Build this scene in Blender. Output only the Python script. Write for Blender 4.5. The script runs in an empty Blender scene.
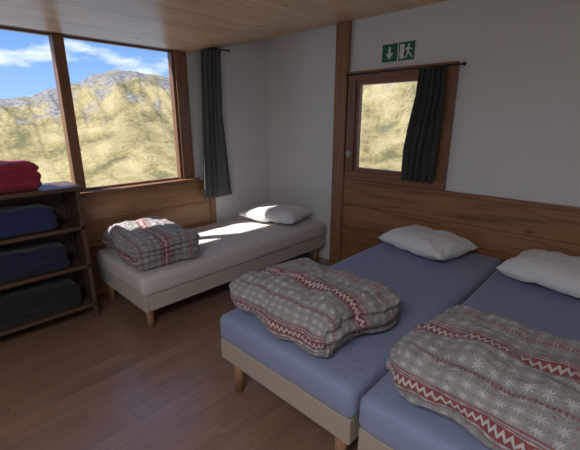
import bpy, bmesh, math, random
from mathutils import Vector, Matrix, noise
random.seed(4)
COL=bpy.context.collection
# ------------------------------------------------------------ materials
class NB:
    def __init__(s,name):
        s.m=bpy.data.materials.new(name); s.m.use_nodes=True
        s.t=s.m.node_tree; s.n=s.t.nodes; s.l=s.t.links
        s.b=s.n['Principled BSDF']
    def new(s,typ,**k):
        n=s.n.new(typ)
        for a,v in k.items(): setattr(n,a,v)
        return n
    def put(s,sock,v):
        if v is None: return
        if hasattr(v,'is_output') or isinstance(v,bpy.types.NodeSocket): s.l.new(v,sock)
        else:
            if isinstance(v,(tuple,list)) and len(v)==3 and sock.type=='RGBA': v=(*v,1)
            sock.default_value=v
    def math(s,op,a,b=None,c=None,clamp=False):
        n=s.new('ShaderNodeMath',operation=op); n.use_clamp=clamp
        s.put(n.inputs[0],a)
        if b is not None: s.put(n.inputs[1],b)
        if c is not None: s.put(n.inputs[2],c)
        return n.outputs[0]
    def mix(s,f,a,b,blend='MIX'):
        n=s.new('ShaderNodeMix',data_type='RGBA',blend_type=blend)
        s.put(n.inputs[0],f)
        s.put(n.inputs[6],a); s.put(n.inputs[7],b)
        return n.outputs[2]
    def coord(s,kind='Object'):
        return s.new('ShaderNodeTexCoord').outputs[kind]
    def mapping(s,v,scale=(1,1,1),loc=(0,0,0)):
        n=s.new('ShaderNodeMapping'); s.put(n.inputs['Vector'],v)
        n.inputs['Scale'].default_value=scale; n.inputs['Location'].default_value=loc
        return n.outputs[0]
    def noise(s,v,scale=5,detail=4,rough=.55,dist=0):
        n=s.new('ShaderNodeTexNoise'); s.put(n.inputs['Vector'],v)
        n.inputs['Scale'].default_value=scale; n.inputs['Detail'].default_value=detail
        n.inputs['Roughness'].default_value=rough; n.inputs['Distortion'].default_value=dist
        return n.outputs[0]
    def ramp(s,f,stops):
        n=s.new('ShaderNodeValToRGB'); s.put(n.inputs[0],f)
        e=n.color_ramp.elements
        while len(e)<len(stops): e.new(.5)
        for el,(p,c) in zip(e,stops):
            el.position=p; el.color=(*c,1) if len(c)==3 else c
        return n.outputs[0]
    def bump(s,h,st=.2,dist=.01):
        n=s.new('ShaderNodeBump'); s.put(n.inputs['Height'],h)
        n.inputs['Strength'].default_value=st; n.inputs['Distance'].default_value=dist
        s.l.new(n.outputs[0],s.b.inputs['Normal'])
    def color(s,c): s.put(s.b.inputs['Base Color'],c)
    def rough(s,r): s.put(s.b.inputs['Roughness'],r)

def plain(name,c,r=.6,metal=0,bumpsc=None,var=.12):
    k=NB(name); co=k.coord()
    nz=k.noise(co,14,5)
    k.color(k.mix(nz,tuple(x*(1-var) for x in c),tuple(min(1,x*(1+var)) for x in c)))
    k.rough(r); k.b.inputs['Metallic'].default_value=metal
    if bumpsc: k.bump(k.noise(co,bumpsc,4),.25,.004)
    return k.m

def wood(name,c,grain='y',board=None,bw=.12,length=None,rough=.5,dark=.55,knots=True,coat=0,groove=.012,contrast=1.0,gdark=.3,tv=.22,coatr=.22):
    k=NB(name); co=k.coord()
    sep=k.new('ShaderNodeSeparateXYZ'); k.put(sep.inputs[0],co)
    ax={'x':sep.outputs[0],'y':sep.outputs[1],'z':sep.outputs[2]}
    sc={'x':14,'y':14,'z':14}; sc[grain]=.9
    h=None; rnd=None; vec=co
    if board:
        q=k.math('DIVIDE',ax[board],bw)
        idx=k.math('FLOOR',q); fr=k.math('FRACT',q)
        if length:
            wn=k.new('ShaderNodeTexWhiteNoise',noise_dimensions='1D'); k.put(wn.inputs['W'],idx)
            ql=k.math('ADD',k.math('DIVIDE',ax[grain],length),wn.outputs[0])
            il=k.math('FLOOR',ql); fl=k.math('FRACT',ql)
            idx2=k.math('ADD',k.math('MULTIPLY',idx,17.3),k.math('MULTIPLY',il,5.71))
        else: idx2=idx
        wn=k.new('ShaderNodeTexWhiteNoise',noise_dimensions='1D'); k.put(wn.inputs['W'],idx2)
        rnd=wn.outputs[0]
        cmb=k.new('ShaderNodeCombineXYZ')
        for i in range(3): k.put(cmb.inputs[i],k.math('MULTIPLY',rnd,7.7+i*3))
        va=k.new('ShaderNodeVectorMath',operation='ADD'); k.put(va.inputs[0],co); k.put(va.inputs[1],cmb.outputs[0])
        vec=va.outputs[0]
    mp=k.mapping(vec,(sc['x'],sc['y'],sc['z']))
    n1=k.noise(mp,1.6,6,.6,.6)
    n2=k.noise(mp,7,3,.6,.2)
    g=k.math('ADD',k.math('MULTIPLY',n1,.75),k.math('MULTIPLY',n2,.25))
    d=tuple(x*dark for x in c); b=tuple(min(1,x*1.25) for x in c)
    col=k.ramp(g,[(.5-.18/contrast,d),(.5,c),(.5+.2/contrast,b)])
    if knots:
        ks={'x':5,'y':5,'z':5}; ks[grain]=2.2
        vo=k.new('ShaderNodeTexVoronoi'); k.put(vo.inputs['Vector'],k.mapping(vec,(ks['x'],ks['y'],ks['z'])))
        vo.inputs['Scale'].default_value=1.0; vo.inputs['Randomness'].default_value=1
        kk=k.ramp(vo.outputs['Distance'],[(.03,(1,1,1)),(.13,(0,0,0))])
        col=k.mix(k.math('MULTIPLY',kk,.75),col,tuple(x*.28 for x in c))
    if board:
        tint=k.ramp(rnd,[(0,(1-tv,1-tv,1-tv)),(1,(1+tv*.5,1+tv*.45,1+tv*.3))])
        col=k.mix(1.0,col,tint,'MULTIPLY')
        e=k.math('LESS_THAN',k.math('ABSOLUTE',k.math('SUBTRACT',fr,.5)),.5-groove/bw*.5*1.0)
        if length:
            e2=k.math('LESS_THAN',k.math('ABSOLUTE',k.math('SUBTRACT',fl,.5)),.5-groove*.4/length)
            e=k.math('MULTIPLY',e,e2)
        col=k.mix(e,tuple(x*gdark for x in c),col)
        hh=k.math('ADD',e,k.math('MULTIPLY',g,.12))
        k.bump(hh,.3,.003)
    else:
        k.bump(g,.12,.004)
    k.color(col); k.rough(rough)
    k.b.inputs['Coat Weight'].default_value=coat
    k.b.inputs['Coat Roughness'].default_value=coatr
    return k.m

M={}
def plaster():
    k=NB('white_plaster'); co=k.coord()
    n=k.noise(co,1.2,3)
    k.color(k.mix(n,(.685,.69,.70),(.755,.76,.77)))
    k.rough(.9); k.bump(k.noise(co,22,6,.65),.5,.008); return k.m
M['plaster']=plaster()
M['ceil']=wood('pine_ceiling_boards',(.70,.46,.25),'y','x',.14,rough=.38,dark=.84,coat=.2,groove=.004,gdark=.55,tv=.10)
M['floor']=wood('laminate_floor',(.27,.165,.112),'y','x',.095,length=.7,rough=.33,dark=.84,knots=False,coat=1.0,groove=.002,gdark=.6,tv=.14,coatr=.24)
M['wains']=wood('pine_wainscot',(.30,.15,.07),'x','z',.235,rough=.45,dark=.5,contrast=1.3,groove=.006)
M['panelL']=wood('pine_panel',(.33,.18,.09),'y','z',.235,rough=.35,dark=.6,groove=.006)
M['postv']=wood('pine_post',(.28,.15,.075),'z',rough=.5,dark=.6)
M['framex']=wood('pine_frame_x',(.25,.12,.06),'x',rough=.4,dark=.6,knots=False)
M['framey']=wood('pine_frame_y',(.20,.10,.05),'y',rough=.4,dark=.6,knots=False)
M['framez']=wood('pine_frame_z',(.20,.10,.052),'z',rough=.4,dark=.6,knots=False)
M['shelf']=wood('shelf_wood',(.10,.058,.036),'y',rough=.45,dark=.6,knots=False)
M['bedwood']=wood('beech_leg',(.38,.20,.11),'z',rough=.4,dark=.75,knots=False)
M['metal']=plain('dark_metal',(.05,.05,.05),.4,.8)
M['handle']=plain('handle_metal',(.45,.43,.4),.35,.9)

def cloth(name,c,rough=.9,var=.08,sheen=.2,bs=.5):
    k=NB(name); co=k.coord()
    n=k.noise(co,3,4)
    k.color(k.mix(n,tuple(x*(1-var) for x in c),tuple(min(1,x*(1+var)) for x in c)))
    k.rough(rough); k.b.inputs['Sheen Weight'].default_value=sheen
    n1=k.noise(co,9,4,.6,.8); n2=k.noise(co,140,2)
    k.bump(k.math('ADD',n1,k.math('MULTIPLY',n2,.05)),bs,.012)
    return k.m
M['sheetblue']=cloth('lavender_sheet',(.225,.27,.43),bs=.8)
M['sheetwhite']=cloth('cream_sheet',(.62,.57,.55),bs=.8)
M['pillow']=cloth('white_pillowcase',(.76,.77,.80),bs=.7)
M['curtain']=cloth('charcoal_curtain',(.04,.043,.042),var=.2,sheen=.1)
M['curtain2']=cloth('grey_curtain',(.11,.125,.12),var=.15,sheen=.1)
M['base']=cloth('beige_ticking',(.38,.32,.26))
M['basewhite']=cloth('pale_ticking',(.50,.43,.37))
M['red']=cloth('red_wool',(.28,.018,.04))
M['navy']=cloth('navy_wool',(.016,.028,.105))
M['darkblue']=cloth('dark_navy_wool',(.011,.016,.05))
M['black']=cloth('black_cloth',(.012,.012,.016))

def quilt_mat():
    k=NB('nordic_quilt'); uv=k.coord('UV')
    wob=k.new('ShaderNodeTexNoise'); k.put(wob.inputs['Vector'],uv); wob.inputs['Scale'].default_value=5
    va=k.new('ShaderNodeVectorMath',operation='MULTIPLY_ADD'); k.put(va.inputs[0],wob.outputs['Color']); va.inputs[1].default_value=(.03,.03,0); k.put(va.inputs[2],uv)
    uv=va.outputs[0]
    sep=k.new('ShaderNodeSeparateXYZ'); k.put(sep.inputs[0],uv)
    u,v=sep.outputs[0],sep.outputs[1]
    per=.40
    fv=k.math('FRACT',k.math('ADD',k.math('DIVIDE',v,per),.10))
    beige=k.mix(k.noise(k.mapping(uv,(1,1,1)),260,2),(.235,.225,.225),(.36,.345,.345))
    cs=.052
    def cell(off):
        a=k.math('ABSOLUTE',k.math('SUBTRACT',k.math('FRACT',k.math('ADD',k.math('DIVIDE',u,cs),off)),.5))
        b=k.math('ABSOLUTE',k.math('SUBTRACT',k.math('FRACT',k.math('ADD',k.math('DIVIDE',v,cs),off)),.5))
        return a,b
    a,b=cell(0)
    star=k.math('MULTIPLY',k.math('LESS_THAN',k.math('MULTIPLY',a,b),.009),k.math('LESS_THAN',k.math('MAXIMUM',a,b),.38))
    diag=k.math('MULTIPLY',k.math('LESS_THAN',k.math('ABSOLUTE',k.math('SUBTRACT',a,b)),.05),k.math('LESS_THAN',k.math('MAXIMUM',a,b),.26))
    mot=k.math('MAXIMUM',star,diag)
    a2,b2=cell(.5)
    dot=k.math('LESS_THAN',k.math('ADD',a2,b2),.15)
    c1=k.mix(k.math('MULTIPLY',mot,.65),beige,(.57,.57,.58))
    c1=k.mix(k.math('MULTIPLY',dot,.5),c1,(.27,.10,.10))
    w=k.math('PINGPONG',k.math('DIVIDE',u,.026),.5)
    zz=k.math('ABSOLUTE',k.math('SUBTRACT',k.math('DIVIDE',fv,.13),k.math('ADD',k.math('MULTIPLY',w,.9),.27)))
    zig=k.math('LESS_THAN',zz,.16)
    c2=k.mix(zig,(.25,.06,.065),(.50,.48,.47))
    inb=k.math('LESS_THAN',fv,.13)
    col=k.mix(inb,c1,c2)
    for p in (.155,.19,.96):
        ln=k.math('LESS_THAN',k.math('ABSOLUTE',k.math('SUBTRACT',fv,p)),.008)
        col=k.mix(k.math('MULTIPLY',ln,.9),col,(.26,.07,.07))
    for q,(lo,hi) in enumerate(((.52,.575),)):
        s1=k.math('GREATER_THAN',k.math('FRACT',k.math('DIVIDE',u,.014)),.5)
        ing=k.math('MULTIPLY',k.math('GREATER_THAN',fv,lo),k.math('LESS_THAN',fv,hi))
        col=k.mix(k.math('MULTIPLY',ing,k.math('MULTIPLY',k.math('ADD',s1,.4),.6)),col,(.26,.08,.08))
    k.color(col); k.rough(.95); k.b.inputs['Sheen Weight'].default_value=.15
    k.bump(k.noise(k.coord(),12,5,.6,.9),1.0,.032)
    return k.m
M['quilt']=quilt_mat()

def glassmat():
    k=NB('window_glass')
    k.n.remove(k.b); out=k.n['Material Output']
    tr=k.new('ShaderNodeBsdfTransparent'); gl=k.new('ShaderNodeBsdfGlossy'); gl.inputs['Roughness'].default_value=.02
    mx=k.new('ShaderNodeMixShader'); mx.inputs[0].default_value=.02
    k.l.new(tr.outputs[0],mx.inputs[1]); k.l.new(gl.outputs[0],mx.inputs[2]); k.l.new(mx.outputs[0],out.inputs[0])
    return k.m
M['glass']=glassmat()
M['green']=plain('sign_green',(.01,.13,.06),.4,var=.03)
M['signwhite']=plain('sign_white',(.75,.8,.76),.4,var=.03)

# ------------------------------------------------------------ mesh helpers
class MB:
    def __init__(s): s.bm=bmesh.new(); s.mats=[]
    def mi(s,m):
        m=M[m]
        if m not in s.mats: s.mats.append(m)
        return s.mats.index(m)
    def box(s,x0,x1,y0,y1,z0,z1,m,bev=0):
        r=bmesh.ops.create_cube(s.bm,size=1)
        vs=r['verts']
        for v in vs:
            v.co=Vector((x0+(v.co.x+.5)*(x1-x0),y0+(v.co.y+.5)*(y1-y0),z0+(v.co.z+.5)*(z1-z0)))
        fs=set(f for v in vs for f in v.link_faces); i=s.mi(m)
        for f in fs: f.material_index=i
        if bev:
            es=list(set(e for v in vs for e in v.link_edges))
            rr=bmesh.ops.bevel(s.bm,geom=es,offset=bev,segments=2,affect='EDGES',profile=.5)
            for f in rr['faces']: f.material_index=i
        return s
    def cone(s,p0,p1,r0,r1,m,seg=20):
        p0=Vector(p0);p1=Vector(p1);d=p1-p0
        mt=Matrix.Translation((p0+p1)/2)@d.to_track_quat('Z','Y').to_matrix().to_4x4()
        r=bmesh.ops.create_cone(s.bm,cap_ends=True,segments=seg,radius1=r0,radius2=r1,depth=d.length,matrix=mt)
        i=s.mi(m)
        for f in set(f for v in r['verts'] for f in v.link_faces): f.material_index=i; f.smooth=len(f.verts)==4
        return s
    def sphere(s,c,r,m):
        rr=bmesh.ops.create_uvsphere(s.bm,u_segments=16,v_segments=10,radius=r,matrix=Matrix.Translation(c))
        i=s.mi(m)
        for f in set(f for v in rr['verts'] for f in v.link_faces): f.material_index=i; f.smooth=True
    def poly(s,pts,m):
        vs=[s.bm.verts.new(p) for p in pts]; f=s.bm.faces.new(vs); f.material_index=s.mi(m)
    def done(s,name,parent=None):
        me=bpy.data.meshes.new(name); s.bm.to_mesh(me); s.bm.free()
        for m in s.mats: me.materials.append(m)
        o=bpy.data.objects.new(name,me); COL.objects.link(o)
        if parent: o.parent=parent
        return o
def empty(name,loc=(0,0,0)):
    e=bpy.data.objects.new(name,None); COL.objects.link(e); e.location=loc; e.empty_display_size=.1; return e

def softbox(name,L,W,Hh,rad,mat,res=.02,wr=0,wrs=6,layers=0,ldepth=.015,quilt=0,sag=0,seed=0,parent=None,openside=None,slump=0):
    nx,ny,nz=max(2,int(L/res)),max(2,int(W/res)),max(3,int(Hh/res))
    verts={};vl=[];uvs=[];faces=[]
    def key(i,j,k): 
        t=(i,j,k)
        if t not in verts:
            verts[t]=len(vl); vl.append(Vector((-L/2+L*i/nx,-W/2+W*j/ny,Hh*k/nz)))
        return verts[t]
    for i in range(nx):
        for j in range(ny):
            faces.append((key(i,j,nz),key(i+1,j,nz),key(i+1,j+1,nz),key(i,j+1,nz)))
            faces.append((key(i,j,0),key(i,j+1,0),key(i+1,j+1,0),key(i+1,j,0)))
    for i in range(nx):
        for k in range(nz):
            faces.append((key(i,0,k),key(i+1,0,k),key(i+1,0,k+1),key(i,0,k+1)))
            faces.append((key(i,ny,k),key(i,ny,k+1),key(i+1,ny,k+1),key(i+1,ny,k)))
    for j in range(ny):
        for k in range(nz):
            faces.append((key(0,j,k),key(0,j,k+1),key(0,j+1,k+1),key(0,j+1,k)))
            faces.append((key(nx,j,k),key(nx,j+1,k),key(nx,j+1,k+1),key(nx,j,k+1)))
    out=[]
    sv=Vector((seed*3.1,seed*1.7,seed*.9))
    for p in vl:
        dz=Hh-p.z
        u,v=p.x,p.y
        ex=abs(abs(p.x)-L/2)<1e-5; ey=abs(abs(p.y)-W/2)<1e-5
        if ex: u+=math.copysign(dz,p.x)
        if ey: v+=math.copysign(dz,p.y)
        uvs.append((u,v))
        r=min(rad,Hh/2*.999)
        c=Vector((max(-L/2+r,min(L/2-r,p.x)),max(-W/2+r,min(W/2-r,p.y)),max(r,min(Hh-r,p.z))))
        d=p-c
        n=d.normalized() if d.length>1e-6 else Vector((0,0,1))
        q=c+n*r if d.length>1e-6 else p.copy()
        side=math.hypot(n.x,n.y)
        if layers and side>.25:
            ok=1
            if openside is not None and not ex:
                ok = 1 if (p.y>0)==(openside>0) else .25
            t=(q.z/Hh)*layers+ .35*noise.noise(Vector((q.x*3.5,q.y*3.5,seed)))
            g=abs(math.sin(math.pi*t))**.45
            dirv=Vector((n.x,n.y,0))
            q-=dirv*ldepth*(1-g)*ok
            q+=dirv*ldepth*1.1*noise.noise(Vector((math.floor(t)*3.3+seed,q.x*2,q.y*2)))*ok
        if quilt and n.z>.2:
            a=abs(math.sin(math.pi*(u+.02)/.19)); b=abs(math.sin(math.pi*(v+.05)/.17))
            q.z+=quilt*(min(a,b)**.6-1)*n.z
        if wr:
            w=noise.noise(q*wrs+sv)+.5*noise.noise(q*wrs*2.3+sv)
            q+=n*wr*w*(1 if q.z>.01 else 0)
            q.x+=wr*.8*noise.noise(q*wrs*.6+sv*2); q.y+=wr*.8*noise.noise(q*wrs*.6+sv*3)
        if sag:
            ed=max(abs(p.x)/(L/2),abs(p.y)/(W/2))
            q.z-=sag*(ed**3)*(q.z/Hh)
            q.z+=sag*.5*noise.noise(Vector((p.x*3,p.y*3,seed*2)))*(q.z/Hh)
        if slump:
            q.z+=slump*(p.x/L)*(q.z/Hh)
            q.y+=slump*.5*noise.noise(Vector((q.z*6,p.x*2,seed)))
        q.z=max(q.z,0)
        out.append(q)
    me=bpy.data.meshes.new(name); me.from_pydata([tuple(v) for v in out],[],faces)
    uvl=me.uv_layers.new(name='UVMap')
    for lp in me.loops: uvl.data[lp.index].uv=uvs[lp.vertex_index]
    for pl in me.polygons: pl.use_smooth=True
    me.materials.append(M[mat])
    o=bpy.data.objects.new(name,me); COL.objects.link(o)
    if parent: o.parent=parent
    return o

def pillow(name,loc,rot,L=.62,W=.44,T=.15,seed=0,tilt=(0,0)):
    n=64;m=48
    V=[];Fc=[]
    def P(i,j,s):
        a=-1+2*i/n;b=-1+2*j/m
        pr=((1-abs(a)**2.8)*(1-abs(b)**2.8))**.45 if abs(a)<1 and abs(b)<1 else 0
        x=a*L/2*(1-.05*(1-abs(b)**2)*(abs(a)**4))
        y=b*W/2*(1-.07*(1-abs(a)**2)*(abs(b)**4))
        w=noise.noise(Vector((x*6+seed*5,y*6,s)))*.022+noise.noise(Vector((x*15+seed*5,y*10,s)))*.009
        w+=.008*math.sin(math.atan2(abs(y)-W/2-.02,abs(x)-L/2-.02)*14+seed)*(abs(a)*abs(b))
        z=s*T/2*pr*(1 if s>0 else .75)+w*min(1,pr*3)
        return Vector((x,y,z+T*.36))
    idx={}
    for s in (1,-1):
        for i in range(n+1):
            for j in range(m+1):
                edge=i in(0,n) or j in(0,m)
                kk=(i,j,0) if edge else (i,j,s)
                if kk not in idx: idx[kk]=len(V); V.append(P(i,j,s))
    g=lambda i,j,s: idx[(i,j,0)] if (i in(0,n) or j in(0,m)) else idx[(i,j,s)]
    for i in range(n):
        for j in range(m):
            Fc.append((g(i,j,1),g(i+1,j,1),g(i+1,j+1,1),g(i,j+1,1)))
            Fc.append((g(i,j,-1),g(i,j+1,-1),g(i+1,j+1,-1),g(i+1,j,-1)))
    mz=min(v.z for v in V)
    me=bpy.data.meshes.new(name); me.from_pydata([(v.x,v.y,v.z-mz) for v in V],[],Fc)
    for p in me.polygons: p.use_smooth=True
    me.materials.append(M['pillow'])
    o=bpy.data.objects.new(name,me); COL.objects.link(o); o.location=loc; o.rotation_euler=(tilt[0],tilt[1],rot)
    return o

def curtain(name,mat,axis,fixed,segs,folds,amp,depth,nz=40,nu=120,seed=0):
    V=[];Fc=[]
    for k in range(nz+1):
        t=k/nz; zt=segs[0][0]+(segs[-1][0]-segs[0][0])*t
        for a,b in zip(segs,segs[1:]):
            if a[0]>=zt>=b[0]-1e-6:
                w=(a[0]-zt)/(a[0]-b[0]); s0=a[1]+(b[1]-a[1])*w; s1=a[2]+(b[2]-a[2])*w; break
        for i in range(nu+1):
            u=i/nu
            ph=u*folds*2*math.pi+.5*math.sin(t*2+seed)+1.2*noise.noise(Vector((u*3,t*1.3,seed)))
            off=amp*math.sin(ph)*(.75+.3*t)+amp*.35*math.sin(ph*2.3+t*3)
            al=s0+(s1-s0)*u+amp*.35*math.cos(ph)*(.3+.7*t)
            zz=zt+(.008*math.sin(ph) if k==nz else 0)
            V.append((fixed+off*depth,al,zz) if axis=='y' else (al,fixed+off*depth,zz))
    for k in range(nz):
        for i in range(nu):
            a=k*(nu+1)+i; Fc.append((a,a+1,a+nu+2,a+nu+1))
    me=bpy.data.meshes.new(name); me.from_pydata(V,[],Fc)
    for p in me.polygons: p.use_smooth=True
    me.materials.append(M[mat])
    o=bpy.data.objects.new(name,me); COL.objects.link(o)
    md=o.modifiers.new('thick','SOLIDIFY'); md.thickness=.003
    return o

# ------------------------------------------------------------ room shell
XR=5.0; YF=-5.0; HC=2.49
MB().box(-.1,XR+.1,YF-.1,.1,-.1,0,'floor').done('floor')
WY0,WY1,WZ0,WZ1=-4.3,-1.10,.95,2.22  # opening extended out of view to let in more daylight
w=MB()
w.box(-.1,0,WY1,.1,0,2.7,'plaster')
w.box(-.1,0,WY0,WY1,0,WZ0,'plaster')
w.box(-.1,0,WY0,WY1,WZ1,2.7,'plaster')
w.box(-.1,0,YF-.1,WY0,0,2.7,'plaster')
w.done('wall_left')
EX0,EX1,EZ0,EZ1=1.20,2.19,.985,1.975
w=MB()
w.box(0,EX0,0,.1,0,2.7,'plaster')
w.box(EX1,XR+.1,0,.1,0,2.7,'plaster')
w.box(EX0,EX1,0,.1,0,EZ0,'plaster')
w.box(EX0,EX1,0,.1,EZ1,2.7,'plaster')
w.done('wall_back')
MB().box(XR,XR+.1,YF-.1,0,0,2.7,'plaster').done('wall_right')
MB().box(0,XR,YF-.1,YF,0,2.7,'plaster').done('wall_front')
bm=bmesh.new(); nx,ny=60,60; gr=[]
for i in range(nx+1):
    row=[]
    for j in range(ny+1):
        x=XR*(i/nx)**1.5; y=YF*(j/ny)**1.5
        d=.27*min(1,-y/1.04)*max(0,1-x/1.9)**1.0
        row.append(bm.verts.new((x,y,HC-d)))
    gr.append(row)
for i in range(nx):
    for j in range(ny):
        f=bm.faces.new((gr[i][j],gr[i][j+1],gr[i+1][j+1],gr[i+1][j])); f.smooth=True
me=bpy.data.meshes.new('ceiling'); bm.to_mesh(me); bm.free(); me.materials.append(M['ceil'])
o=bpy.data.objects.new('ceiling',me); COL.objects.link(o)
md=o.modifiers.new('s','SOLIDIFY'); md.thickness=.04; md.offset=-1

MB().box(1.02,1.165,-.055,0,0,2.47,'postv',.006).done('trim_post')
w=MB().box(1.165,XR,-.03,0,0,.93,'wains')
w.done('wall_panel_back')
MB().box(1.165,XR,-.05,0,.93,.965,'framex',.005).done('trim_1')
w=MB().box(0,.03,YF,-.93,0,.93,'panelL'); w.done('wall_panel_left')
MB().box(0,.045,-.94,-.87,0,.95,'postv',.004).done('trim_2')
MB().box(.03,.042,YF,-3.8,0,.08,'framey').done('baseboard_left')
MB().box(0,1.02,-.012,0,0,.07,'plaster').done('baseboard_back')

# ------------------------------------------------------------ window_1
w=MB()
w.box(-.10,.075,WY0-.04,WY1+.03,.925,.965,'framey',.006)
w.box(-.09,.025,WY0,WY1,2.18,2.225,'framey',.004)
w.box(-.09,.02,WY1-.125,WY1,.965,2.18,'framez',.005)
w.box(-.07,.0,WY1-.15,WY1-.125,.965,2.18,'framez',.004)
w.box(-.09,.02,WY0,WY0+.1,.965,2.18,'framez',.005)
for ym in (-2.20,-3.33):
    w.box(-.08,.012,ym-.035,ym+.045,.965,2.18,'framez',.005)
ys=[WY0+.1,-3.365,-3.285,-2.235,-2.155,WY1-.15]
for a,b in ((ys[0],ys[1]),(ys[2],ys[3]),(ys[4],ys[5])):
    w.box(-.06,-.02,a,b,.965,.985,'framey',.003)
    w.box(-.06,-.02,a,b,2.165,2.18,'framey',.003)
    w.box(-.045,-.04,a,b,.98,2.17,'glass')
w.done('window_1')

# ------------------------------------------------------------ window_2
w=MB()
t=.062
w.box(EX0-.02,EX1+.02,-.045,.06,EZ1-t,EZ1+.02,'framex',.005)
w.box(EX0-.02,EX1+.02,-.045,.06,EZ0-.018,EZ0+t,'framex',.005)
w.box(EX0-.02,EX0+t,-.045,.06,EZ0+t,EZ1-t,'framez',.005)
w.box(EX1-t,EX1+.02,-.045,.06,EZ0+t,EZ1-t,'framez',.005)
a,b,c,d=EX0+t,EX1-t,EZ0+t,EZ1-t; s=.04
w.box(a,b,-.02,.03,d-s,d,'framex',.004); w.box(a,b,-.02,.03,c,c+s,'framex',.004)
w.box(a,a+s,-.02,.03,c+s,d-s,'framez',.004); w.box(b-s,b,-.02,.03,c+s,d-s,'framez',.004)
w.box(a+s,b-s,.004,.008,c+s,d-s,'glass')
w.box(EX0+.005,EX0+.03,-.06,-.045,1.19,1.25,'handle',.003)
w.cone((EX0+.018,-.06,1.23),(EX0+.018,-.085,1.23),.006,.006,'handle')
w.box(EX0+.008,EX0+.075,-.095,-.083,1.222,1.238,'handle',.003)
w.done('window_2')

e=empty('curtain',(0.10,-.9,1.5))
c=curtain('cloth','curtain2','y',0,[(.735,-.10,.15),(.1,-.13,.13),(-.76,-.17,.20)],5,.022,1.0,seed=1); c.parent=e
r=MB().cone((0,.24,.735),(0,-.6,.735),.008,.008,'metal')
r.sphere((0,.25,.735),.014,'metal'); r.cone((-.10,.18,.735),(0,.18,.735),.006,.006,'metal'); r.cone((-.07,-.55,.735),(0,-.55,.735),.006,.006,'metal')
r.done('curtain_rod',e)
e=empty('curtain.001',(1.98,-.085,1.5))
c=curtain('cloth','curtain','x',0,[(.455,-.06,.16),(.25,-.08,.17),(0,-.13,.16),(-.2,-.16,.15),(-.47,-.16,.14)],5,.02,1.0,seed=5); c.parent=e
r=MB().cone((-.79,0,.465),(.29,0,.465),.007,.007,'metal')
r.sphere((.295,0,.465),.015,'metal'); r.sphere((-.795,0,.465),.012,'metal')
r.cone((.225,.045,.465),(.225,0,.465),.006,.006,'metal'); r.cone((-.75,.045,.465),(-.75,0,.465),.006,.006,'metal')
r.done('curtain_rod',e)

# ------------------------------------------------------------ exit sign
s=MB(); S=.155; zc=2.045
x0=1.51; 
s.box(x0,x0+S*2+.012,-.010,0,zc,zc+S,'signwhite',.001)
for xx in (x0+.004,x0+S+.010): s.box(xx,xx+S-.006,-.0125,-.009,zc+.004,zc+S-.004,'green')
y=-.0135
def sp(pts): s.poly([(ox+px*S,y,zc+pz*S) for px,pz in pts],'signwhite')
ox=x0
sp([(.43,.82),(.43,.45),(.57,.45),(.57,.82)])
sp([(.25,.5),(.5,.15),(.75,.5),(.57,.45),(.43,.45)])
ox=x0+S+.006
sp([(.10,.12),(.36,.12),(.36,.88),(.10,.88)])
cx_,cz_=.62,.80
sp([(cx_+.07*math.cos(k*math.pi/5),cz_+.07*math.sin(k*math.pi/5)) for k in range(10)])
sp([(.52,.70),(.66,.70),(.66,.45),(.56,.42)])
sp([(.66,.70),(.85,.58),(.83,.53),(.66,.62)])
sp([(.52,.70),(.40,.55),(.44,.51),(.55,.62)])
sp([(.58,.44),(.67,.46),(.82,.28),(.76,.22)])
sp([(.76,.27),(.82,.28),(.92,.16),(.86,.12)])
sp([(.54,.44),(.62,.44),(.56,.22),(.50,.24)])
sp([(.50,.26),(.55,.20),(.40,.12),(.37,.17)])
s.done('emergency_exit_sign')

# ------------------------------------------------------------ beds
def bed(name,x0,x1,y0,y1,top,sheet,base,seed):
    e=empty(name,((x0+x1)/2,(y0+y1)/2,0))
    L=x1-x0;W=y1-y0; mt=.16; zb=top-mt-.12; zm=top-mt
    m=softbox('mattress',L,W,mt,.04,sheet,.03,wr=.005,wrs=4,seed=seed,parent=e); m.location=(0,0,zm)
    f=MB()
    X=L/2-.01;Y=W/2-.01
    f.box(-X,X,-Y,-Y+.03,zb,zm+.005,base,.006); f.box(-X,X,Y-.03,Y,zb,zm+.005,base,.006)
    f.box(-X,-X+.03,-Y+.03,Y-.03,zb,zm+.005,base,.006); f.box(X-.03,X,-Y+.03,Y-.03,zb,zm+.005,base,.006)
    n=12
    for i in range(n):
        yy=-Y+.06+(2*Y-.16)*i/(n-1); f.box(-X+.02,X-.02,yy,yy+.05,zb+.07,zb+.09,'bedwood')
    f.box(-.03,.03,-Y+.02,Y-.02,zb+.02,zb+.07,'bedwood')
    f.done('slatted_base',e)
    k=1
    for sx in (-1,1):
        for sy in (-1,1):
            lx,ly=sx*(X-.08),sy*(Y-.06)
            MB().cone((lx,ly,0),(lx,ly,zb+.01),.026,.032,'bedwood',24).done('leg_%d'%k,e); k+=1
    return e
bed('bed',.05,.96,-2.18,-.05,.45,'sheetwhite','basewhite',1)
bed('bed.001',1.83,2.745,-2.15,-.07,.50,'sheetblue','base',2)
bed('bed.002',2.765,3.68,-2.15,-.07,.50,'sheetblue','base',3)

pillow('pillow',(.50,-.38,.45),math.radians(16),.70,.50,.18,1)
pillow('pillow.001',(2.24,-.36,.50),math.radians(-14),.62,.48,.19,2)
pillow('pillow.002',(3.18,-.38,.50),math.radians(-8),.66,.50,.20,3)

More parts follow.
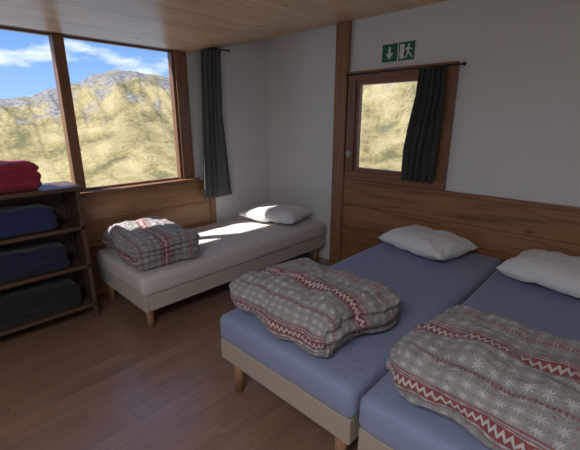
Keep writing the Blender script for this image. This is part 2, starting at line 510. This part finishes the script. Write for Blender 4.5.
def quilt(name,loc,rot,L,W,Hh,seed,lay,slump=.02):
    o=softbox(name,L,W,Hh,.095,'quilt',.010,wr=.024,wrs=6.5,layers=lay,ldepth=.045,quilt=.018,sag=.03,seed=seed,openside=1,slump=slump)
    o.location=loc; o.rotation_euler=(0,0,rot); return o
quilt('folded_quilt',(.50,-1.87,.455),math.radians(-5),.82,.56,.245,1,4,-.02)
quilt('folded_quilt.001',(2.22,-1.80,.505),math.radians(-4),.77,.60,.225,2,3)
quilt('folded_quilt.002',(3.23,-1.76,.505),math.radians(-3),.82,.66,.225,3,3)

# ------------------------------------------------------------ shelf + blankets
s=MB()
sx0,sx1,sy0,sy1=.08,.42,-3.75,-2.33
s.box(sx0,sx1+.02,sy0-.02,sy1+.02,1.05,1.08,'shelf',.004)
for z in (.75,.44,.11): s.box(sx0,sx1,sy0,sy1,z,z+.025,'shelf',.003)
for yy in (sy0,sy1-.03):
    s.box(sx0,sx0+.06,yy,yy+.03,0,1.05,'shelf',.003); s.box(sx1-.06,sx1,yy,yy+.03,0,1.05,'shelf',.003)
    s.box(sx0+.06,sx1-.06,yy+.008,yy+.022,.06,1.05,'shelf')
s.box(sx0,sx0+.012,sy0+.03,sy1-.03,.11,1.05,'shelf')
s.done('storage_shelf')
def blk(name,z,y0,y1,h,mat,seed,x0=.12,x1=.41):
    o=softbox(name,x1-x0,y1-y0,h,.05,mat,.015,wr=.012,wrs=8,layers=3,ldepth=.018,sag=.015,seed=seed)
    o.location=((x0+x1)/2,(y0+y1)/2,z)
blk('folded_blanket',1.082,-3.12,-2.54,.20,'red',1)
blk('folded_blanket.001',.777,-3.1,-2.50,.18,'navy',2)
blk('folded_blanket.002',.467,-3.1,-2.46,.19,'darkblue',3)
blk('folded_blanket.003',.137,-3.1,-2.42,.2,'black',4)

# ------------------------------------------------------------ landscape
def interp(t,tab):
    if t<=tab[0][0]: return tab[0][1]
    for (a,va),(b,vb) in zip(tab,tab[1:]):
        if t<=b:
            w=(t-a)/(b-a); w=w*w*(3-2*w); return va+(vb-va)*w
    return tab[-1][1]
ridge=[(-60,3),(0,2.0),(8,2.1),(12,2.7),(15.5,3.8),(18,4.6),(20.5,5.8),(23,6.4),(27,6.0),(31,5.5),(35,5.3),(40,7),(50,10),(70,13),(130,10)]
V=[];Fc=[];rock=[]
NA,NR=800,240
def fbm(q,o=5,g=.5):
    v=0;a=1
    for i in range(o):
        v+=a*noise.noise(q); q=q*2.03+Vector((7.1,3.3,1.7)); a*=g
    return v
def ridged(q,o=4):
    v=0;a=1
    for i in range(o):
        v+=a*(1-2*abs(noise.noise(q))); q=q*2.1+Vector((3.1,5.3,1.7)); a*=.5
    return v
for i in range(NA+1):
    az=-60+190*i/NA; ar=math.radians(az)
    jag=.15*noise.noise(Vector((az*.5,3,0)))+.14*noise.noise(Vector((az*1.6,8,0)))+.08*noise.noise(Vector((az*4,5,0)))
    for j in range(NR+1):
        s_=j/NR; r=7*(2200/7)**s_
        rd=interp(az,ridge)+jag
        ph=-15+(rd+15)*(s_**.85)
        env=min(1,s_*5)*min(1,(1-s_)*2.2)
        x=-math.cos(ar)*r; y=math.sin(ar)*r
        q=Vector((az*.075+s_*1.5,s_*2.4,0))
        ph+=env*(1.7*fbm(q,6,.42))
        mt=max(0,(s_-.62)/.38)*min(1,(1-s_)*7)
        ph+=mt*.9*ridged(Vector((az*.24+s_*3,s_*2.2,4)),5)
        V.append((x,y,1.5+r*math.tan(math.radians(ph))))
        rock.append(max(0,min(1,(s_-.80)*5+1.3*fbm(Vector((az*.35,s_*9,2)),4,.6)+.05)))
for i in range(NA):
    for j in range(NR):
        a=i*(NR+1)+j; Fc.append((a,a+1,a+NR+2,a+NR+1))
me=bpy.data.meshes.new('mountain_landscape'); me.from_pydata(V,[],Fc)
at=me.attributes.new('rock','FLOAT','POINT')
for i,v in enumerate(rock): at.data[i].value=v
uvl=me.uv_layers.new(name='UVMap')
for lp in me.loops:
    vi=lp.vertex_index; uvl.data[lp.index].uv=((vi//(NR+1))/NA*26,(vi%(NR+1))/NR*6)
for p in me.polygons: p.use_smooth=True
k=NB('alpine_grass'); uv=k.coord('UV')
n1=k.noise(uv,1.6,6,.55,.5); n2=k.noise(uv,14,9,.8,.3)
g=k.ramp(k.math('ADD',k.math('MULTIPLY',n1,.5),k.math('MULTIPLY',n2,.5)),[(.41,(.11,.105,.05)),(.485,(.235,.195,.09)),(.57,(.33,.28,.145))])
rk=k.ramp(n2,[(.40,(.085,.082,.085)),(.58,(.26,.25,.24))])
atn=k.new('ShaderNodeAttribute',attribute_name='rock')
k.color(k.mix(atn.outputs['Fac'],g,rk)); k.rough(1)
k.b.inputs['Specular IOR Level'].default_value=.03
me.materials.append(k.m)
o=bpy.data.objects.new('mountain_landscape',me); COL.objects.link(o)

# ------------------------------------------------------------ world
w=bpy.data.worlds.new('sky'); bpy.context.scene.world=w; w.use_nodes=True
nt=w.node_tree; nt.nodes.clear()
N=nt.nodes.new; Lk=nt.links.new
tc=N('ShaderNodeTexCoord'); sp_=N('ShaderNodeSeparateXYZ'); Lk(tc.outputs['Generated'],sp_.inputs[0])
rp=N('ShaderNodeValToRGB'); Lk(sp_.outputs[2],rp.inputs[0])
el=rp.color_ramp.elements; el[0].position=0; el[0].color=(.30,.49,.78,1); el[1].position=.6; el[1].color=(.07,.18,.52,1)
e2=el.new(.22); e2.color=(.10,.245,.58,1)
mp=N('ShaderNodeMapping'); Lk(tc.outputs['Generated'],mp.inputs[0]); mp.inputs['Scale'].default_value=(1,1,3.5); mp.inputs['Location'].default_value=(.15,.5,.2)
nz=N('ShaderNodeTexNoise'); Lk(mp.outputs[0],nz.inputs['Vector']); nz.inputs['Scale'].default_value=3.6; nz.inputs['Detail'].default_value=7; nz.inputs['Roughness'].default_value=.6
cr=N('ShaderNodeValToRGB'); Lk(nz.outputs[0],cr.inputs[0]); cr.color_ramp.elements[0].position=.52; cr.color_ramp.elements[1].position=.70
mx=N('ShaderNodeMix'); mx.data_type='RGBA'; Lk(cr.outputs[0],mx.inputs[0]); Lk(rp.outputs[0],mx.inputs[6]); mx.inputs[7].default_value=(.9,.92,.98,1)
bg=N('ShaderNodeBackground'); Lk(mx.outputs[2],bg.inputs[0]); bg.inputs[1].default_value=1.1
wo=N('ShaderNodeOutputWorld'); Lk(bg.outputs[0],wo.inputs[0])

sd=bpy.data.lights.new('sun','SUN'); sd.energy=6.5; sd.angle=.02; sd.color=(1,.96,.9)
so=bpy.data.objects.new('sun',sd); COL.objects.link(so); so.location=(-5,-5,10)
so.rotation_euler=Vector((.28,.5,-.72)).to_track_quat('-Z','Y').to_euler()
e=MB().cone((3.2,-4.1,HC-.06),(3.2,-4.1,HC),.16,.17,'signwhite',32); e.done('fill_light_disc')  # unseen fixture body added to go with the fill light
ld=bpy.data.lights.new('fill_light','AREA'); ld.shape='DISK'; ld.size=1.2; ld.energy=28; ld.color=(.97,.98,1)  # added fill behind the camera to brighten the room
lo=bpy.data.objects.new('fill_light',ld); COL.objects.link(lo); lo.location=(3.2,-4.1,HC-.08)

# ------------------------------------------------------------ camera
cd=bpy.data.cameras.new('camera'); cd.sensor_width=36; cd.lens=370/580*36; cd.clip_end=6000; cd.clip_start=.02
co=bpy.data.objects.new('camera',cd); COL.objects.link(co)
co.location=(3.417,-3.218,1.55)
a=math.radians(46.41); p=math.radians(15.84)
d=Vector((-math.cos(a)*math.cos(p),math.sin(a)*math.cos(p),-math.sin(p)))
co.rotation_euler=d.to_track_quat('-Z','Y').to_euler()
bpy.context.scene.camera=co
bpy.context.scene.view_settings.view_transform='Standard'
bpy.context.scene.view_settings.exposure=.5
